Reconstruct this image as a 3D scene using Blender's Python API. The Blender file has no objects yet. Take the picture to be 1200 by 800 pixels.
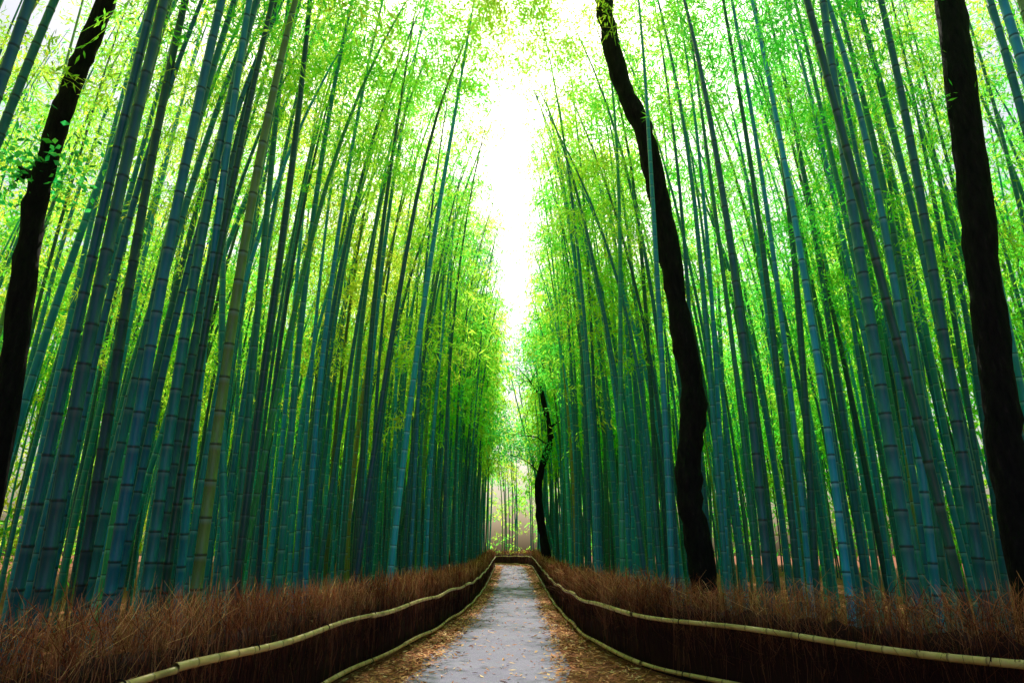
import bpy, math, random
import numpy as np
from mathutils import Vector
random.seed(7); rng=np.random.default_rng(7)
sc=bpy.context.scene
sc.view_settings.view_transform='Standard'; sc.view_settings.look='None'; sc.view_settings.exposure=0

# ------------------------------------------------------------ helpers
def link(o,parent=None):
    sc.collection.objects.link(o)
    if parent: o.parent=parent
    return o
def empty(name,loc=(0,0,0)):
    e=bpy.data.objects.new(name,None); e.location=loc; e.empty_display_size=.2
    return link(e)
def mesh_np(name,V,F,mat,attrs=None,smooth=False,parent=None,do_link=True):
    V=np.asarray(V,dtype=np.float32); F=np.asarray(F,dtype=np.int32)
    me=bpy.data.meshes.new(name)
    k=F.shape[1]
    me.vertices.add(len(V)); me.vertices.foreach_set('co',V.ravel())
    me.loops.add(F.size); me.loops.foreach_set('vertex_index',F.ravel())
    me.polygons.add(len(F)); me.polygons.foreach_set('loop_start',np.arange(len(F),dtype=np.int32)*k)
    if smooth: me.polygons.foreach_set('use_smooth',np.ones(len(F),dtype=bool))
    me.update(calc_edges=True)
    if attrs:
        for n,(t,a) in attrs.items():
            at=me.attributes.new(n,t,'POINT')
            a=np.asarray(a,dtype=np.float32)
            at.data.foreach_set('value' if t=='FLOAT' else 'vector',a.ravel())
    if mat: me.materials.append(mat)
    o=bpy.data.objects.new(name,me)
    if do_link: link(o,parent)
    return o

class NT:
    def __init__(s,name):
        s.m=bpy.data.materials.new(name); s.m.use_nodes=True
        s.t=s.m.node_tree; s.t.nodes.clear(); s.o=s.n('ShaderNodeOutputMaterial')
    def n(s,typ,**kw):
        x=s.t.nodes.new(typ)
        for k,v in kw.items(): setattr(x,k,v)
        return x
    def l(s,a,b): s.t.links.new(a,b)
    def attr(s,name): return s.n('ShaderNodeAttribute',attribute_name=name).outputs['Fac']
    def math(s,op,a,b=None,clamp=False):
        x=s.n('ShaderNodeMath',operation=op,use_clamp=clamp)
        for i,v in enumerate((a,b)):
            if v is None: continue
            if isinstance(v,(int,float)): x.inputs[i].default_value=v
            else: s.l(v,x.inputs[i])
        return x.outputs[0]
    def ramp(s,fac,stops,interp='LINEAR'):
        x=s.n('ShaderNodeValToRGB'); x.color_ramp.interpolation=interp
        e=x.color_ramp.elements
        while len(e)<len(stops): e.new(.5)
        for i,(p,c) in enumerate(stops): e[i].position=p; e[i].color=(*c,1)
        s.l(fac,x.inputs[0]); return x.outputs[0]
    def noise(s,scale,detail=4,vec=None,rough=.5):
        x=s.n('ShaderNodeTexNoise'); x.inputs['Scale'].default_value=scale; x.inputs['Detail'].default_value=detail
        x.inputs['Roughness'].default_value=rough
        if vec is not None: s.l(vec,x.inputs['Vector'])
        return x.outputs['Fac']
    def mix(s,fac,a,b,blend='MIX'):
        x=s.n('ShaderNodeMix',data_type='RGBA',blend_type=blend)
        for i,v in ((0,fac),(6,a),(7,b)):
            if isinstance(v,(int,float)): x.inputs[i].default_value=v
            elif isinstance(v,tuple): x.inputs[i].default_value=(*v,1)
            else: s.l(v,x.inputs[i])
        return x.outputs[2]
    def pos(s): return s.n('ShaderNodeNewGeometry').outputs['Position']
    def scaled(s,vec,sc3):
        x=s.n('ShaderNodeVectorMath',operation='MULTIPLY'); s.l(vec,x.inputs[0]); x.inputs[1].default_value=sc3
        return x.outputs[0]
    def bsdf(s,col,rough=.6,spec=.3,bump=None,bs=.3,bd=.01):
        b=s.n('ShaderNodeBsdfPrincipled')
        if isinstance(col,tuple): b.inputs['Base Color'].default_value=(*col,1)
        else: s.l(col,b.inputs['Base Color'])
        if isinstance(rough,(int,float)): b.inputs['Roughness'].default_value=rough
        else: s.l(rough,b.inputs['Roughness'])
        b.inputs['Specular IOR Level'].default_value=spec
        if bump is not None:
            u=s.n('ShaderNodeBump'); u.inputs['Strength'].default_value=bs; u.inputs['Distance'].default_value=bd
            s.l(bump,u.inputs['Height']); s.l(u.outputs[0],b.inputs['Normal'])
        s.l(b.outputs[0],s.o.inputs[0]); return b

# ------------------------------------------------------------ materials
def culm_mat():
    t=NT('bamboo_culm')
    nv=t.attr('nv'); tint=t.attr('tint'); val=t.attr('val')
    f=t.math('FRACT',nv)
    col=t.ramp(tint,[(0,(.006,.24,.18)),(.25,(.005,.28,.37)),(.5,(.008,.30,.56)),(.72,(.010,.36,.40)),(.88,(.04,.42,.14)),(1,(.42,.34,.06))])
    p=t.scaled(t.pos(),(9,9,1.5))
    n=t.noise(1.5,2,p,.6)
    col=t.mix(n,t.mix(1.0,col,(.4,.5,.5),'MULTIPLY'),t.mix(1.0,col,(1.4,1.35,1.35),'MULTIPLY'))
    band=t.ramp(f,[(0,(.0,)*3),(.80,(0,)*3),(.93,(1,)*3),(.955,(1,)*3),(.965,(0,)*3)])
    col=t.mix(t.math('MULTIPLY',band,.42),col,(.35,.66,.75))
    ring=t.ramp(f,[(0,(1,)*3),(.025,(0,)*3),(.965,(0,)*3),(.98,(1,)*3)])
    col=t.mix(t.math('MULTIPLY',ring,.8),col,(.012,.04,.03))
    hs=t.n('ShaderNodeVectorMath',operation='SCALE'); t.l(col,hs.inputs[0]); t.l(val,hs.inputs['Scale'])
    t.bsdf(hs.outputs[0],.33,.7)
    return t.m
def leaf_mat(name,c0,c1,c2,tr=.6):
    t=NT(name)
    col=t.ramp(t.attr('tint'),[(.1,c0),(.5,c1),(.9,c2)])
    d=t.n('ShaderNodeBsdfDiffuse'); t.l(t.mix(1.0,col,(.5,.6,.8),'MULTIPLY'),d.inputs[0])
    tl=t.n('ShaderNodeBsdfTranslucent'); t.l(col,tl.inputs[0])
    m=t.n('ShaderNodeMixShader'); m.inputs[0].default_value=tr; t.l(d.outputs[0],m.inputs[1]); t.l(tl.outputs[0],m.inputs[2])
    t.l(m.outputs[0],t.o.inputs[0]); return t.m
def bark_mat():
    t=NT('dark_bark'); p=t.scaled(t.pos(),(1,1,.25))
    n=t.noise(14,5,p,.65)
    col=t.ramp(n,[(.3,(.006,.005,.007)),(.6,(.020,.015,.018)),(.8,(.05,.035,.04))])
    t.bsdf(col,.9,.15,n,.9,.05); return t.m
def brush_mat():
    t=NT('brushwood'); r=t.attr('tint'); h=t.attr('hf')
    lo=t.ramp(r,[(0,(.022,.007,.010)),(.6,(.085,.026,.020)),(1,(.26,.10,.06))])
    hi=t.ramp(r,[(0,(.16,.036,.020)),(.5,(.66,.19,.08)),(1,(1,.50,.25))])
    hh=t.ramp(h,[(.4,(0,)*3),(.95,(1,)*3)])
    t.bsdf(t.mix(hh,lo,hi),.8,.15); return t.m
def rail_mat():
    t=NT('dry_bamboo_pole'); f=t.math('FRACT',t.attr('nv'))
    n=t.noise(3,4,t.pos(),.65)
    col=t.ramp(n,[(.25,(.30,.22,.07)),(.5,(.74,.52,.20)),(.75,(.88,.68,.34))])
    ring=t.ramp(f,[(0,(1,)*3),(.05,(0,)*3),(.95,(0,)*3),(1,(1,)*3)])
    col=t.mix(t.math('MULTIPLY',ring,.8),col,(.12,.06,.03))
    t.bsdf(col,.4,.5); return t.m
def ground_mat():
    t=NT('leaf_litter_soil')
    n=t.noise(1.2,4,t.pos(),.6); n2=t.noise(38,4,t.pos(),.7)
    a=t.ramp(n2,[(.3,(.08,.025,.014)),(.5,(.30,.11,.05)),(.7,(.62,.27,.12))])
    col=t.mix(t.math('MULTIPLY',n,.5),a,(.15,.055,.03))
    t.bsdf(col,.95,.1,n2,.7,.02); return t.m
def asphalt_mat():
    t=NT('asphalt')
    n=t.noise(.9,5,t.pos(),.6); n2=t.noise(150,2,t.pos(),.6); n3=t.noise(9,4,t.pos(),.7)
    a=t.ramp(n2,[(.3,(.13,.12,.18)),(.55,(.25,.23,.34)),(.75,(.44,.41,.54))])
    col=t.mix(t.ramp(n,[(.35,(0,)*3),(.7,(.5,)*3)]),a,(.34,.31,.42))
    col=t.mix(t.ramp(n3,[(.55,(0,)*3),(.75,(.3,)*3)]),col,(.18,.13,.12))
    t.bsdf(col,.9,.2,n2,.5,.006); return t.m
def litter_mat():
    t=NT('fallen_leaf'); r=t.attr('tint')
    col=t.ramp(r,[(0,(.18,.06,.025)),(.4,(.52,.19,.065)),(.75,(.78,.37,.14)),(1,(.85,.60,.32))])
    t.bsdf(col,.8,.2); return t.m
M_culm=culm_mat()
M_leaf=leaf_mat('bamboo_leaf',(.16,.88,.10),(.54,.97,.08),(.93,.95,.10),.77)
M_tleaf=leaf_mat('tree_leaf',(.06,.8,.20),(.16,.92,.2),(.3,.92,.16),.72)
M_bark=bark_mat(); M_brush=brush_mat(); M_rail=rail_mat(); M_ground=ground_mat(); M_asph=asphalt_mat(); M_litter=litter_mat()

# ------------------------------------------------------------ plan layout (metres, y = along the path)
def bend(y): return -0.018*np.maximum(0,y-48)**2
def gz(y): 
    s=np.clip((np.asarray(y,dtype=float)-20)/34,0,1); return .70*s*s*(3-2*s)
YS=1.15
LY=np.array([-8,0,4.3,5.7,7.4,9.2,11.3,17.7,26,40,90])*YS; LX=[-3.7,-3.0,-2.52,-2.33,-2.18,-1.95,-1.65,-1.28,-1.18,-1.2,-1.3]
RY=np.array([-8,2.5,4.7,6.6,8.0,9.6,12,18,26,40,90])*YS;   RX=[9.0,5.6,4.15,2.9,2.0,1.52,1.36,1.32,1.42,1.45,1.5]
def xl(y): return np.interp(y,LY,LX)+bend(y)
def xr(y): return np.interp(y,RY,RX)+bend(y)
def cx(y): return np.interp(y,np.array([-8,4,7.5,12,18,26,90])*YS,[-.6,-.45,-.34,-.12,0,.1,.12])+bend(y)
ENDY=80
ys=np.concatenate([[-120,-60,-30],np.arange(-12,91,1.0),[110,150,220,350,600]])
xs=np.array([-500,-200,-80,-40,-20,-10,-5,0,5,10,20,40,80,200,500.])
X,Y=np.meshgrid(xs,ys); V=np.stack([X,Y,gz(Y)],-1).reshape(-1,3)
nx=len(xs); F=[(j*nx+i,j*nx+i+1,(j+1)*nx+i+1,(j+1)*nx+i) for j in range(len(ys)-1) for i in range(nx-1)]
mesh_np('ground',V,F,M_ground)
py=np.arange(-12,ENDY+1,1.0); hw=1.03
cols=[-1,-.5,0,.5,1]
V=[];F=[]
for j,y in enumerate(py):
    for c in cols:
        j2=.05*math.sin(y*2.3+c*9)+.04*math.sin(y*5.1+c) if abs(c)==1 else 0
        V.append((cx(y)+c*hw+j2,y,float(gz(y))+.004))
for j in range(len(py)-1):
    for i in range(4): a=j*5+i; F.append((a,a+1,a+6,a+5))
mesh_np('path',V,F,M_asph)

# ------------------------------------------------------------ generic tubes
def tube(P,R,sides,nv=None):
    P=np.asarray(P,float); R=np.asarray(R,float); n=len(P)
    T=np.gradient(P,axis=0); T/=np.linalg.norm(T,axis=1)[:,None]
    ref=np.array([1.,0,0]) if abs(T[0,0])<.8 else np.array([0,0,1.])
    A=np.cross(T,ref); A/=np.linalg.norm(A,axis=1)[:,None]; B=np.cross(T,A)
    th=np.arange(sides)*2*math.pi/sides
    V=P[:,None,:]+R[:,None,None]*(np.cos(th)[None,:,None]*A[:,None,:]+np.sin(th)[None,:,None]*B[:,None,:])
    i=np.arange(n-1)[:,None]*sides; k=np.arange(sides)[None,:]; k2=(k+1)%sides
    F=np.stack([i+k,i+k2,i+sides+k2,i+sides+k],-1).reshape(-1,4)
    return V.reshape(-1,3),F
class Acc:
    def __init__(s): s.V=[];s.F=[];s.n=0;s.a={}
    def add(s,V,F,**at):
        s.V.append(V); s.F.append(np.asarray(F)+s.n); s.n+=len(V)
        for k,v in at.items(): s.a.setdefault(k,[]).append(np.broadcast_to(np.asarray(v,float),(len(V),)))
    def build(s,name,mat,smooth=False,parent=None,do_link=True):
        at={k:('FLOAT',np.concatenate(v)) for k,v in s.a.items()}
        return mesh_np(name,np.concatenate(s.V),np.concatenate(s.F),mat,at,smooth,parent,do_link)

# ------------------------------------------------------------ bamboo
SUN_EL=math.radians(52)
def culm(base,H,r,lean,arch,inode,detail):
    ph=rng.uniform(0,6.28); wob=rng.uniform(.01,.05)
    def axis(h):
        t=np.asarray(h)/H
        return np.stack([base[0]+lean[0]*h+arch[0]*t**2.8+wob*np.sin(ph+t*7),base[1]+lean[1]*h+arch[1]*t**2.8,base[2]+np.asarray(h)-.02*H*t**4],-1)
    if detail:
        hs=[0];nvs=[0.];rs=[1.]
        h=0;k=0
        while h<H-.4:
            L=inode*min(1,.45+.08*k)*rng.uniform(.93,1.07); h+=L;k+=1
            e=.018
            hs+=[h-e,h,h+e]; nvs+=[k-.03,k+.001,k+.03]; rs+=[1.0,1.10,.985]
        hs=np.array(hs);nvs=np.array(nvs);rs=np.array(rs); sides=12
    else:
        hs=np.linspace(0,H,13); nvs=hs/inode; rs=np.ones(13); sides=6
    t=hs/H
    R=r*rs*np.clip(1-.15*t-.72*t**2.5,.06,1)
    P=axis(hs)
    V,F=tube(P,R,sides)
    return V,F,np.repeat(nvs,sides),np.repeat(t,sides),axis
pts=[]
def far_enough(x,y,d):
    for (a,b) in pts[-400:]:
        if (a-x)**2+(b-y)**2<d*d: return False
    return True
TREES=[(3.5,12.6),(5.9,8),(-6.2,8),(1.95,34.5)]
grove=Acc(); near=[]; inst=[]
def sun_gap(q):
    """clearing in the canopy that lets the sun down onto the middle of the path"""
    y0=q[1]-q[2]/math.tan(SUN_EL); x0=q[0]-float(cx(y0)) if y0<48 else 9
    return 15.5<y0<25 and abs(x0)<.75
def put(x,y,r,side,d,near_flag):
    H=rng.uniform(13,18.5)
    out=.034 if side>0 else .008
    if side>0 and y>14: out=.008
    lean=(rng.normal(side*out,.024),rng.normal(0,.025))
    if rng.random()<.05: lean=(rng.normal(-side*.05,.08),rng.normal(0,.07))
    roomx=max(0,abs(x-float(cx(y)))-.6)
    tilt=max(0,roomx+side*lean[0]*H)
    a=(-side*min(rng.uniform(.3,2.4 if side<0 or y>14 else 1.2),tilt),rng.normal(0,.7))
    base=(x,y,float(gz(y))-.05)
    V,F,nv,hf,axis=culm(base,H,r,lean,a,rng.uniform(.28,.42),near_flag)
    tint=rng.beta(2.4,2.6)
    val=np.clip(rng.lognormal(-.25,.5),.2,1.5)
    if rng.random()<.05: tint=rng.uniform(.9,1); val=1
    if side<0 and y<9: val*=.75
    if near_flag: near.append((V,F,nv,hf,tint,val))
    else: grove.add(V,F,nv=nv,hf=hf,tint=tint,val=val)
    t0=.60 if d<4 and y<16 else .40
    n=10 if y<40 else 8
    if y<-2: n=3
    for k in range(n):
        t=t0+(1-t0)*rng.random()**.85
        p=axis(np.array([t*H]))[0]
        ang=rng.uniform(0,6.28); rad=rng.uniform(.15,1.4)*(1.1-.5*t)
        q=p+np.array([math.cos(ang)*rad,math.sin(ang)*rad,rng.uniform(-.4,.4)])
        lim=.35 if q[1]<16 else .70
        if abs(q[0]-float(cx(q[1])))<lim+.5*rng.random()+.4*math.sin(q[1]*.9+q[2]*1.3): continue
        if sun_gap(q): continue
        if 7<q[1]<13.6 and abs(q[0]-3.35*q[1]/12.6+max(0,q[2]-8)*.17)<.75: continue   # open around the old trunk
        if 4<q[1]<9 and abs(q[0]-(5.9+.16*q[2])*q[1]/8.05)<.6: continue
        if 4<q[1]<9 and abs(q[0]+6.5*q[1]/8.05)<.5 and q[2]<11: continue
        if 26<q[1]<36 and abs(q[0]-1.7)<.9 and q[2]<10: continue
        inst.append((q[0],q[1],q[2],ang,rng.uniform(.8,1.3)))
for side in (-1,1):
    for (d0,d1,dens) in ((.45,3.2,1.5),(3.2,8,.98),(8,20,.62)):
        N=int((d1-d0)*94*dens)
        for _ in range(N):
            yy=rng.uniform(-4,90); d=rng.uniform(d0,d1)
            x=(float(xl(yy))-d) if side<0 else (float(xr(yy))+d)
            if not far_enough(x,yy,.24): continue
            if any((x-a)**2+(yy-b)**2<.2 for a,b in TREES): continue
            if 8<yy<12.6 and abs(x-.277*yy)<.32 : continue
            if 4<yy<8 and abs(x-.74*yy)<.35 : continue
            if yy<1.0 and abs(x)<5: continue
            if x*x+yy*yy<11: continue
            if yy>54 and -6<x<7 and rng.random()<.86: continue
            pts.append((x,yy))
            dist=math.hypot(x,yy)
            r=rng.uniform(.042,.066) if d<8 else rng.uniform(.035,.055)
            if dist<8.5: r=rng.uniform(.043,.070)
            put(x,yy,r,side,d,dist<10)
for i,(V,F,nv,hf,tint,val) in enumerate(near):
    mesh_np('bamboo',V,F,M_culm,{'nv':('FLOAT',nv),'val':('FLOAT',np.full(len(V),val)),'tint':('FLOAT',np.full(len(V),tint))},True)
grove.build('bamboo_grove',M_culm,True)
# boughs arching right over the path close to the viewer
for _ in range(360):
    yy=rng.uniform(9,16.5); x=rng.normal(-.2,1.9); z=rng.uniform(12.8,17.5)
    if yy>14.5 and abs(x)<1: continue
    if sun_gap((x,yy,z)): continue
    inst.append((x,yy,z,rng.uniform(0,6.28),rng.uniform(.8,1.3)))
for _ in range(4300):
    side=rng.choice([-1,1]); yy=rng.uniform(-2,100); d=rng.uniform(14,26)
    x=(float(xl(yy))-d) if side<0 else (float(xr(yy))+d)
    z=1+rng.random()**.8*15
    if -5<x<7 and yy>60 and rng.random()<.7: continue
    inst.append((x,yy,float(gz(yy))+z,rng.uniform(0,6.28),rng.uniform(1.4,2.2)))
for _ in range(130):
    yy=rng.uniform(84,100); x=rng.uniform(-16,18); z=rng.uniform(.2,9)
    inst.append((x,yy,z,rng.uniform(0,6.28),rng.uniform(1.2,1.8)))

def leafquads(P,D,L,W,U):
    D=D/np.linalg.norm(D,axis=1)[:,None]; S=np.cross(D,U); S/=np.linalg.norm(S,axis=1)[:,None]+1e-6
    L=L[:,None]; W=W[:,None]
    return np.stack([P,P+D*L*.4+S*W,P+D*L,P+D*L*.4-S*W],1)
def spray(seed,n_tw,per,k):
    g=np.random.default_rng(seed); out=[]
    for i in range(n_tw):
        az=g.uniform(0,6.28); el=g.uniform(-.3,.7); L=g.uniform(.45,1.0)
        d=np.array([math.cos(az)*math.cos(el),math.sin(az)*math.cos(el),math.sin(el)])
        s=np.array([-math.sin(az),math.cos(az),0])
        Pt=[d*L*t+np.array([0,0,-.45*L*t*t]) for t in (0,.5,1)]
        for a,b in zip(Pt[:-1],Pt[1:]):
            w=.004; out.append(np.stack([a-s*w,a+s*w,b+s*w*.7,b-s*w*.7])[None])
        t=g.uniform(.15,1.05,per)[:,None]
        P=d*L*t+np.array([0,0,-.45*L])*t*t+g.normal(0,.06,(per,3))
        D=d*.6+g.normal(0,.7,(per,3))+np.array([0,0,-.35])
        out.append(leafquads(P,D,g.uniform(.10,.17,per)*k,g.uniform(.010,.017,per)*k,g.normal(0,.5,(per,3))+np.array([0,0,1])))
    return np.concatenate(out)
LOD=[[spray(10+i,8,14,1.0) for i in range(4)],[spray(20+i,6,11,1.5) for i in range(4)],[spray(30+i,5,8,2.2) for i in range(4)]]
A=np.array(inst); dist=np.hypot(A[:,0],A[:,1]); 
lod=np.where(dist<16,0,np.where(dist<30,1,2)); var=rng.integers(0,4,len(A))
Q=[];TT=[]
for L in range(3):
    for v in range(4):
        m=(lod==L)&(var==v); I=A[m]; base=LOD[L][v]
        if not len(I): continue
        c=np.cos(I[:,3])[:,None,None]; s=np.sin(I[:,3])[:,None,None]; k=I[:,4][:,None,None]*np.where(dist[m]>30,1.2,1)[:,None,None]
        x=base[None,...,0]*c-base[None,...,1]*s; y=base[None,...,0]*s+base[None,...,1]*c; z=np.broadcast_to(base[None,...,2],x.shape)
        P=np.stack([x*k,y*k,z*k],-1)+I[:,None,None,:3]
        Q.append(P.reshape(-1,3))
        pat=.45+.22*np.sin(I[:,0]*.8+1.3*np.sin(I[:,1]*.23))+.18*np.sin(I[:,1]*.55+I[:,2]*.6)+np.where(I[:,0]<0,.08,-.14)
        tt=(pat+rng.normal(0,.13,len(I)))[:,None]+rng.normal(0,.12,(len(I),base.shape[0]))
        TT.append(np.repeat(np.clip(tt,0,1).ravel(),4))
Q=np.concatenate(Q); TT=np.concatenate(TT)
mesh_np('bamboo_foliage',Q,np.arange(len(Q)).reshape(-1,4),M_leaf,{'tint':('FLOAT',TT)})

# ------------------------------------------------------------ dark-barked trees
def smooth_line(P,n=8):
    P=np.asarray(P,float); Q=[]
    E=np.vstack([2*P[0]-P[1],P,2*P[-1]-P[-2]])
    for i in range(1,len(E)-2):
        for t in np.linspace(0,1,n,endpoint=False):
            a,b,c,d=E[i-1:i+3]
            Q.append(.5*((2*b)+(c-a)*t+(2*a-5*b+4*c-d)*t*t+(3*b-a-3*c+d)*t**3))
    Q.append(P[-1]); return np.array(Q)
def tree(trunk,r0,r1,limbs,leaves,origin,seed,spread=.38,rough=1.):
    g=np.random.default_rng(seed)
    par=empty('broadleaf_tree',origin); O=np.array(origin)
    P=smooth_line(trunk)-O; n=len(P)
    P[1:-1,:2]+=g.normal(0,.014*rough,(n-2,2))
    R=np.linspace(r0,r1,n)*(1+.08*rough*np.sin(np.arange(n)*.9+g.uniform(0,6))+g.normal(0,.04*rough,n)); R[0]*=1.35; R[1]*=1.2
    V,F=tube(P,R,14); V=V+g.normal(0,.008,V.shape)
    mesh_np('trunk',V,F,M_bark,smooth=True,parent=par)
    A=Acc(); tips=[]
    def limb(p,d,L,r,depth):
        k=7; Q=[p]; dd=d/np.linalg.norm(d)
        for i in range(k):
            dd=dd+g.normal(0,.17,3)+np.array([0,0,.03]); dd/=np.linalg.norm(dd); Q.append(Q[-1]+dd*L/k)
        Q=np.array(Q); RR=np.linspace(r,r*.25,k+1)
        A.add(*tube(Q,RR,6)); tips.append((Q[-1],L))
        if depth>0:
            for j in range(3):
                i=g.integers(2,k); nd=dd+g.normal(0,.7,3)
                limb(Q[i],nd,L*g.uniform(.4,.65),RR[i]*.7,depth-1)
    for (p,d,L,r) in limbs: limb(np.array(p,float)-O,np.array(d,float),L,r,2)
    A.build('limbs',M_bark,True,par)
    VV=[]
    for tp,L in tips:
        k=leaves
        VV.append(leafquads(tp+g.normal(0,spread,(k,3))*np.array([1.2,1.2,.6]),g.normal(0,1,(k,3))+np.array([0,0,-.3]),g.uniform(.08,.15,k),g.uniform(.025,.04,k),g.normal(0,1,(k,3))+np.array([0,0,1])).reshape(-1,3))
    VV=np.concatenate(VV)
    mesh_np('crown',VV,np.arange(len(VV)).reshape(-1,4),M_tleaf,{'tint':('FLOAT',np.repeat(g.random(len(VV)//4),4))},parent=par)
Y1=12.6
tree([(3.5,Y1,-.1),(3.46,Y1,1.35),(3.34,Y1,2.85),(3.56,Y1,4.3),(3.46,Y1,5.9),(3.25,Y1,8.5),(2.95,Y1,10.7),(2.55,Y1,11.9),(2.2,Y1,14.6),(2.3,Y1,17),(2.4,Y1,19)],.25,.19,
     [((2.3,Y1,17),(.8,.5,.6),3,.09),((2.4,Y1,18.6),(-.4,.5,1),3,.1)],70,(3.5,Y1,0),1)
Y2=8.05
tree([(6.0,Y2,-.1),(6.0,Y2,1.96),(6.15,Y2,3.5),(6.35,Y2,5.3),(6.6,Y2,7.6),(6.85,Y2,9.9),(7.2,Y2,13),(7.2,Y2,15)],.19,.20,
     [((7.2,Y2,13.5),(.6,.5,.9),3,.12),((7.2,Y2,15),(-.5,.2,1),3,.12)],50,(6.0,Y2,0),2,rough=.4)
tree([(-6.2,Y2,-.1),(-6.33,Y2,3.2),(-6.55,Y2,5.3),(-6.62,Y2,6.8),(-6.5,Y2,8.3),(-6.3,Y2,10),(-5.9,Y2,15)],.15,.12,
     [((-6.62,Y2,6.4),(-.6,-.1,.9),.6,.11),((-5.9,Y2,14.5),(.4,.4,.9),3,.08)],40,(-6.2,Y2,0),3,rough=.5)
Y3=34.5
tree([(1.95,Y3,.1),(1.75,Y3,1.5),(1.45,Y3,3.2),(1.40,Y3,5.2),(1.95,Y3,7.0),(2.0,Y3,7.9),(1.6,Y3,9.9)],.25,.12,
     [((2.0,Y3,7.9),(.8,.2,.6),2.2,.07),((1.6,Y3,9.7),(-.7,.2,.6),2.4,.06),((1.6,Y3,9.9),(.2,.3,1),2.5,.08),((1.9,Y3,7.0),(-1,-.2,.6),2.4,.045),((1.45,Y3,5.4),(-.8,0,1),2.2,.04)],130,(1.95,Y3,0),4,.5)

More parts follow.
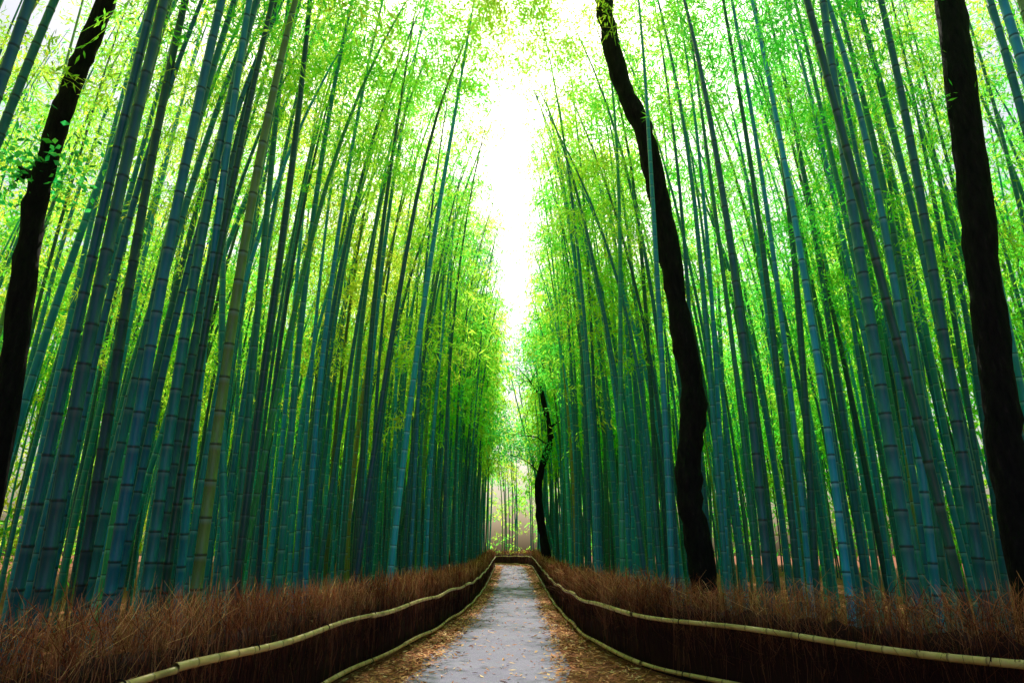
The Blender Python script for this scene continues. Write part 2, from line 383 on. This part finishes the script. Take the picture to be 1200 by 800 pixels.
# ------------------------------------------------------------ brushwood fences with bamboo rails
def fence(side):
    par=empty('brushwood_fence',(float(xl(5)) if side<0 else float(xr(5)),5,0)); O=np.array(par.location)
    fx=xl if side<0 else xr
    yy=np.arange(-3,ENDY,.05); xx=np.array(fx(yy)); seg=np.hypot(np.diff(xx),np.diff(yy)); S=np.concatenate([[0],np.cumsum(seg)])
    dx=np.gradient(xx,yy); dx=np.convolve(np.pad(dx,20,mode='edge'),np.ones(41)/41,'valid')
    nrm=np.stack([np.ones_like(dx),-dx],-1); nrm/=np.linalg.norm(nrm,axis=1)[:,None]; nrm*=side
    xs_=np.convolve(np.pad(xx,15,mode='edge'),np.ones(31)/31,'valid')
    def at(s): 
        y=np.interp(s,S,yy); x=np.interp(s,S,xs_); nx_=np.interp(s,S,nrm[:,0]); ny_=np.interp(s,S,nrm[:,1]); return x,y,nx_,ny_
    ds=[]
    dens=lambda y: 2400 if y<10 else (1400 if y<18 else (560 if y<30 else 200))
    for a in np.arange(0,S[-1],.5):
        y=np.interp(a,S,yy); ds.append(rng.uniform(a,a+.5,int(dens(y)*.5)))
    s=np.concatenate(ds); N=len(s); x,y,nx_,ny_=at(s)
    far=np.where(y<10,.5,np.where(y<18,.8,np.where(y<30,1.4,2.2)))
    off=rng.uniform(0.0,.55,N)
    clump=.05*np.sin(s*2.7+1)+.07*np.sin(s*6.1+side)+.06*np.sin(s*13.3)+.04*np.sin(s*29)
    top=1.12+.07*np.sin(s*.9)+clump+rng.normal(0,.07,N)
    tuft=rng.random(N)<.7
    z0=np.where(tuft,rng.uniform(.3,1.08,N),rng.uniform(0,.6,N))
    z1=np.where(tuft,z0+rng.uniform(.04,.34,N),z0+(top-z0)*rng.uniform(.3,1,N))
    z1=np.minimum(np.maximum(z1,z0+.03),top+.14*rng.random(N))
    lx=np.where(tuft,rng.normal(0,.15,N),rng.normal(0,.05,N)); ly=np.where(tuft,rng.normal(0,.22,N),rng.normal(0,.09,N))
    g=gz(y)
    a=np.stack([x+nx_*off,y+ny_*off,g+z0],-1)-O; d=np.stack([nx_*lx*.6+lx*.4,ny_*lx+ly,z1-z0],-1)
    b=a+d*.5+rng.normal(0,.022,(N,3)); c=a+d
    th=rng.uniform(0,3.14,N); w=(rng.uniform(.002,.006,N)*far)[:,None]*np.stack([np.cos(th),np.sin(th),rng.normal(0,.4,N)],-1)
    V=np.stack([a-w,a+w,b-w,b+w,c-w*.4,c+w*.4],1).reshape(-1,3)
    i=np.arange(N)[:,None]*6
    F=np.concatenate([i+np.array([0,1,3,2]),i+np.array([2,3,5,4])])
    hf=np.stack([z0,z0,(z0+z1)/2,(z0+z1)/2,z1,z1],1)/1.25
    patch=.25*np.sin(s*1.7)+.2*np.sin(s*4.3+2)+.25*np.sin(s*9.1+off*8)
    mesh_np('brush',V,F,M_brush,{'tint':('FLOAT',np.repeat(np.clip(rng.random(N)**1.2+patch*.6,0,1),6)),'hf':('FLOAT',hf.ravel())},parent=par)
    cs=np.arange(0,S[-1],.12); x,y,nx_,ny_=at(cs); V=[];n=len(cs)
    prof=[(.10,0),(.09,.4),(.10,.75),(.18,.84),(.32,.78),(.40,.4),(.40,0)]
    for (o_,z_) in prof:
        V.append(np.stack([x+nx_*o_,y+ny_*o_,gz(y)+z_+(rng.normal(0,.03,n) if z_>.5 else 0)],-1)-O)
    V=np.concatenate(V); F=[(r*n+k,r*n+k+1,(r+1)*n+k+1,(r+1)*n+k) for r in range(len(prof)-1) for k in range(n-1)]
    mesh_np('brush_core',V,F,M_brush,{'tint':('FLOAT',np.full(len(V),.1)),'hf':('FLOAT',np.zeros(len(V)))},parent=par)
    for nm,hz,r in (('top_rail',.70,.030),('bottom_rail',.10,.028)):
        A=Acc(); p=0
        while p<S[-1]-1:
            L=rng.uniform(4,5.5); e=min(p+L+.15,S[-1]); ss=[];rs=[];nv=[];k=0;q=p
            while q<e:
                ss+=[q-.012,q,q+.012] if k else [q]; rs+=[1,1.17,1] if k else [1]; nv+=[k-.04,k,k+.04] if k else [0]; k+=1; q+=rng.uniform(.22,.32)
            ss=np.array(ss); x,y,nx_,ny_=at(ss); sag=.018*np.sin(ss*1.7)+.01*np.sin(ss*.8+p)
            P=np.stack([x-nx_*.05,y-ny_*.05,gz(y)+hz+sag],-1)-O
            V,F=tube(P,np.array(rs)*r*np.linspace(1.12,.84,len(rs)),9); A.add(V,F,nv=np.repeat(nv,9)); 
            p+=L
        A.build(nm,M_rail,True,par)
    A=Acc(); T=Acc()
    for p in np.arange(.5,S[-1],1.8):
        x,y,nx_,ny_=[float(v) for v in at(p)]; g0=float(gz(y))
        px,py_=x+nx_*.15-O[0],y+ny_*.15-O[1]
        V,F=tube([(px,py_,g0-.1),(px,py_,g0+.4),(px,py_,g0+.78)],[.03,.03,.028],8)
        A.add(V,F,nv=.5)
        th=np.linspace(0,2*math.pi,14)
        for zz in (.70,.10):
            P=np.stack([x+nx_*(-.03+.05*np.cos(th))-O[0],y+ny_*(-.03+.05*np.cos(th))-O[1],g0+zz+.04*np.sin(th)],-1)
            T.add(*tube(P,np.full(14,.006),5))
    A.build('posts',M_rail,True,par); T.build('rope_ties',M_bark,True,par)
fence(-1); fence(1)

# ------------------------------------------------------------ fallen leaves
N=34000
y=4+rng.random(N)**1.6*58; sd=rng.choice([-1,1],N)
edge=np.where(sd<0,xl(y),xr(y)); c=cx(y)
u=rng.random(N)
k=rng.random(N)<.06
inner=.88-.25*rng.random(N)**3
x=edge+(c+sd*hw*inner-edge)*u; x=np.where(k,c+sd*hw*rng.random(N),x)
z=gz(y)+.008+rng.random(N)*.02
L=rng.uniform(.02,.055,N)*(1+y/40); w=L*rng.uniform(.14,.3,N); th=rng.uniform(0,6.28,N)
d=np.stack([np.cos(th),np.sin(th),rng.normal(0,.2,N)],-1); s=np.stack([-np.sin(th),np.cos(th),rng.normal(0,.3,N)],-1)
P=np.stack([x,y,z],-1)
V=np.stack([P-d*L[:,None],P+s*w[:,None],P+d*L[:,None],P-s*w[:,None]],1).reshape(-1,3); V[:,2]=np.maximum(V[:,2],np.repeat(gz(y),4)+.007)
mesh_np('fallen_leaves',V,np.arange(4*N).reshape(-1,4),M_litter,{'tint':('FLOAT',np.repeat(rng.random(N),4))})

# ------------------------------------------------------------ light
EL=SUN_EL; AZ=math.radians(0.5)
w=bpy.data.worlds.new('World'); sc.world=w; w.use_nodes=True; nt=w.node_tree
bg=nt.nodes['Background']; sky=nt.nodes.new('ShaderNodeTexSky'); sky.sky_type='NISHITA'; sky.sun_disc=False
sky.sun_elevation=EL; sky.sun_rotation=AZ; sky.dust_density=6; sky.air_density=1.2; sky.ozone_density=1.5
nt.links.new(sky.outputs[0],bg.inputs[0]); bg.inputs[1].default_value=.15
l=bpy.data.lights.new('sun','SUN'); l.energy=5; l.angle=math.radians(.5); l.color=(1,.95,.82)
lo=link(bpy.data.objects.new('sun',l)); d=Vector((math.sin(AZ)*math.cos(EL),math.cos(AZ)*math.cos(EL),math.sin(EL)))
lo.rotation_euler=(-d).to_track_quat('-Z','Y').to_euler(); lo.location=(0,0,40)
cam=bpy.data.cameras.new('camera'); co=link(bpy.data.objects.new('camera',cam)); cam.lens=23; cam.sensor_width=36; cam.clip_end=2000
co.location=(0,0,1.5); co.rotation_euler=(math.radians(90+18.05),0,0); sc.camera=co
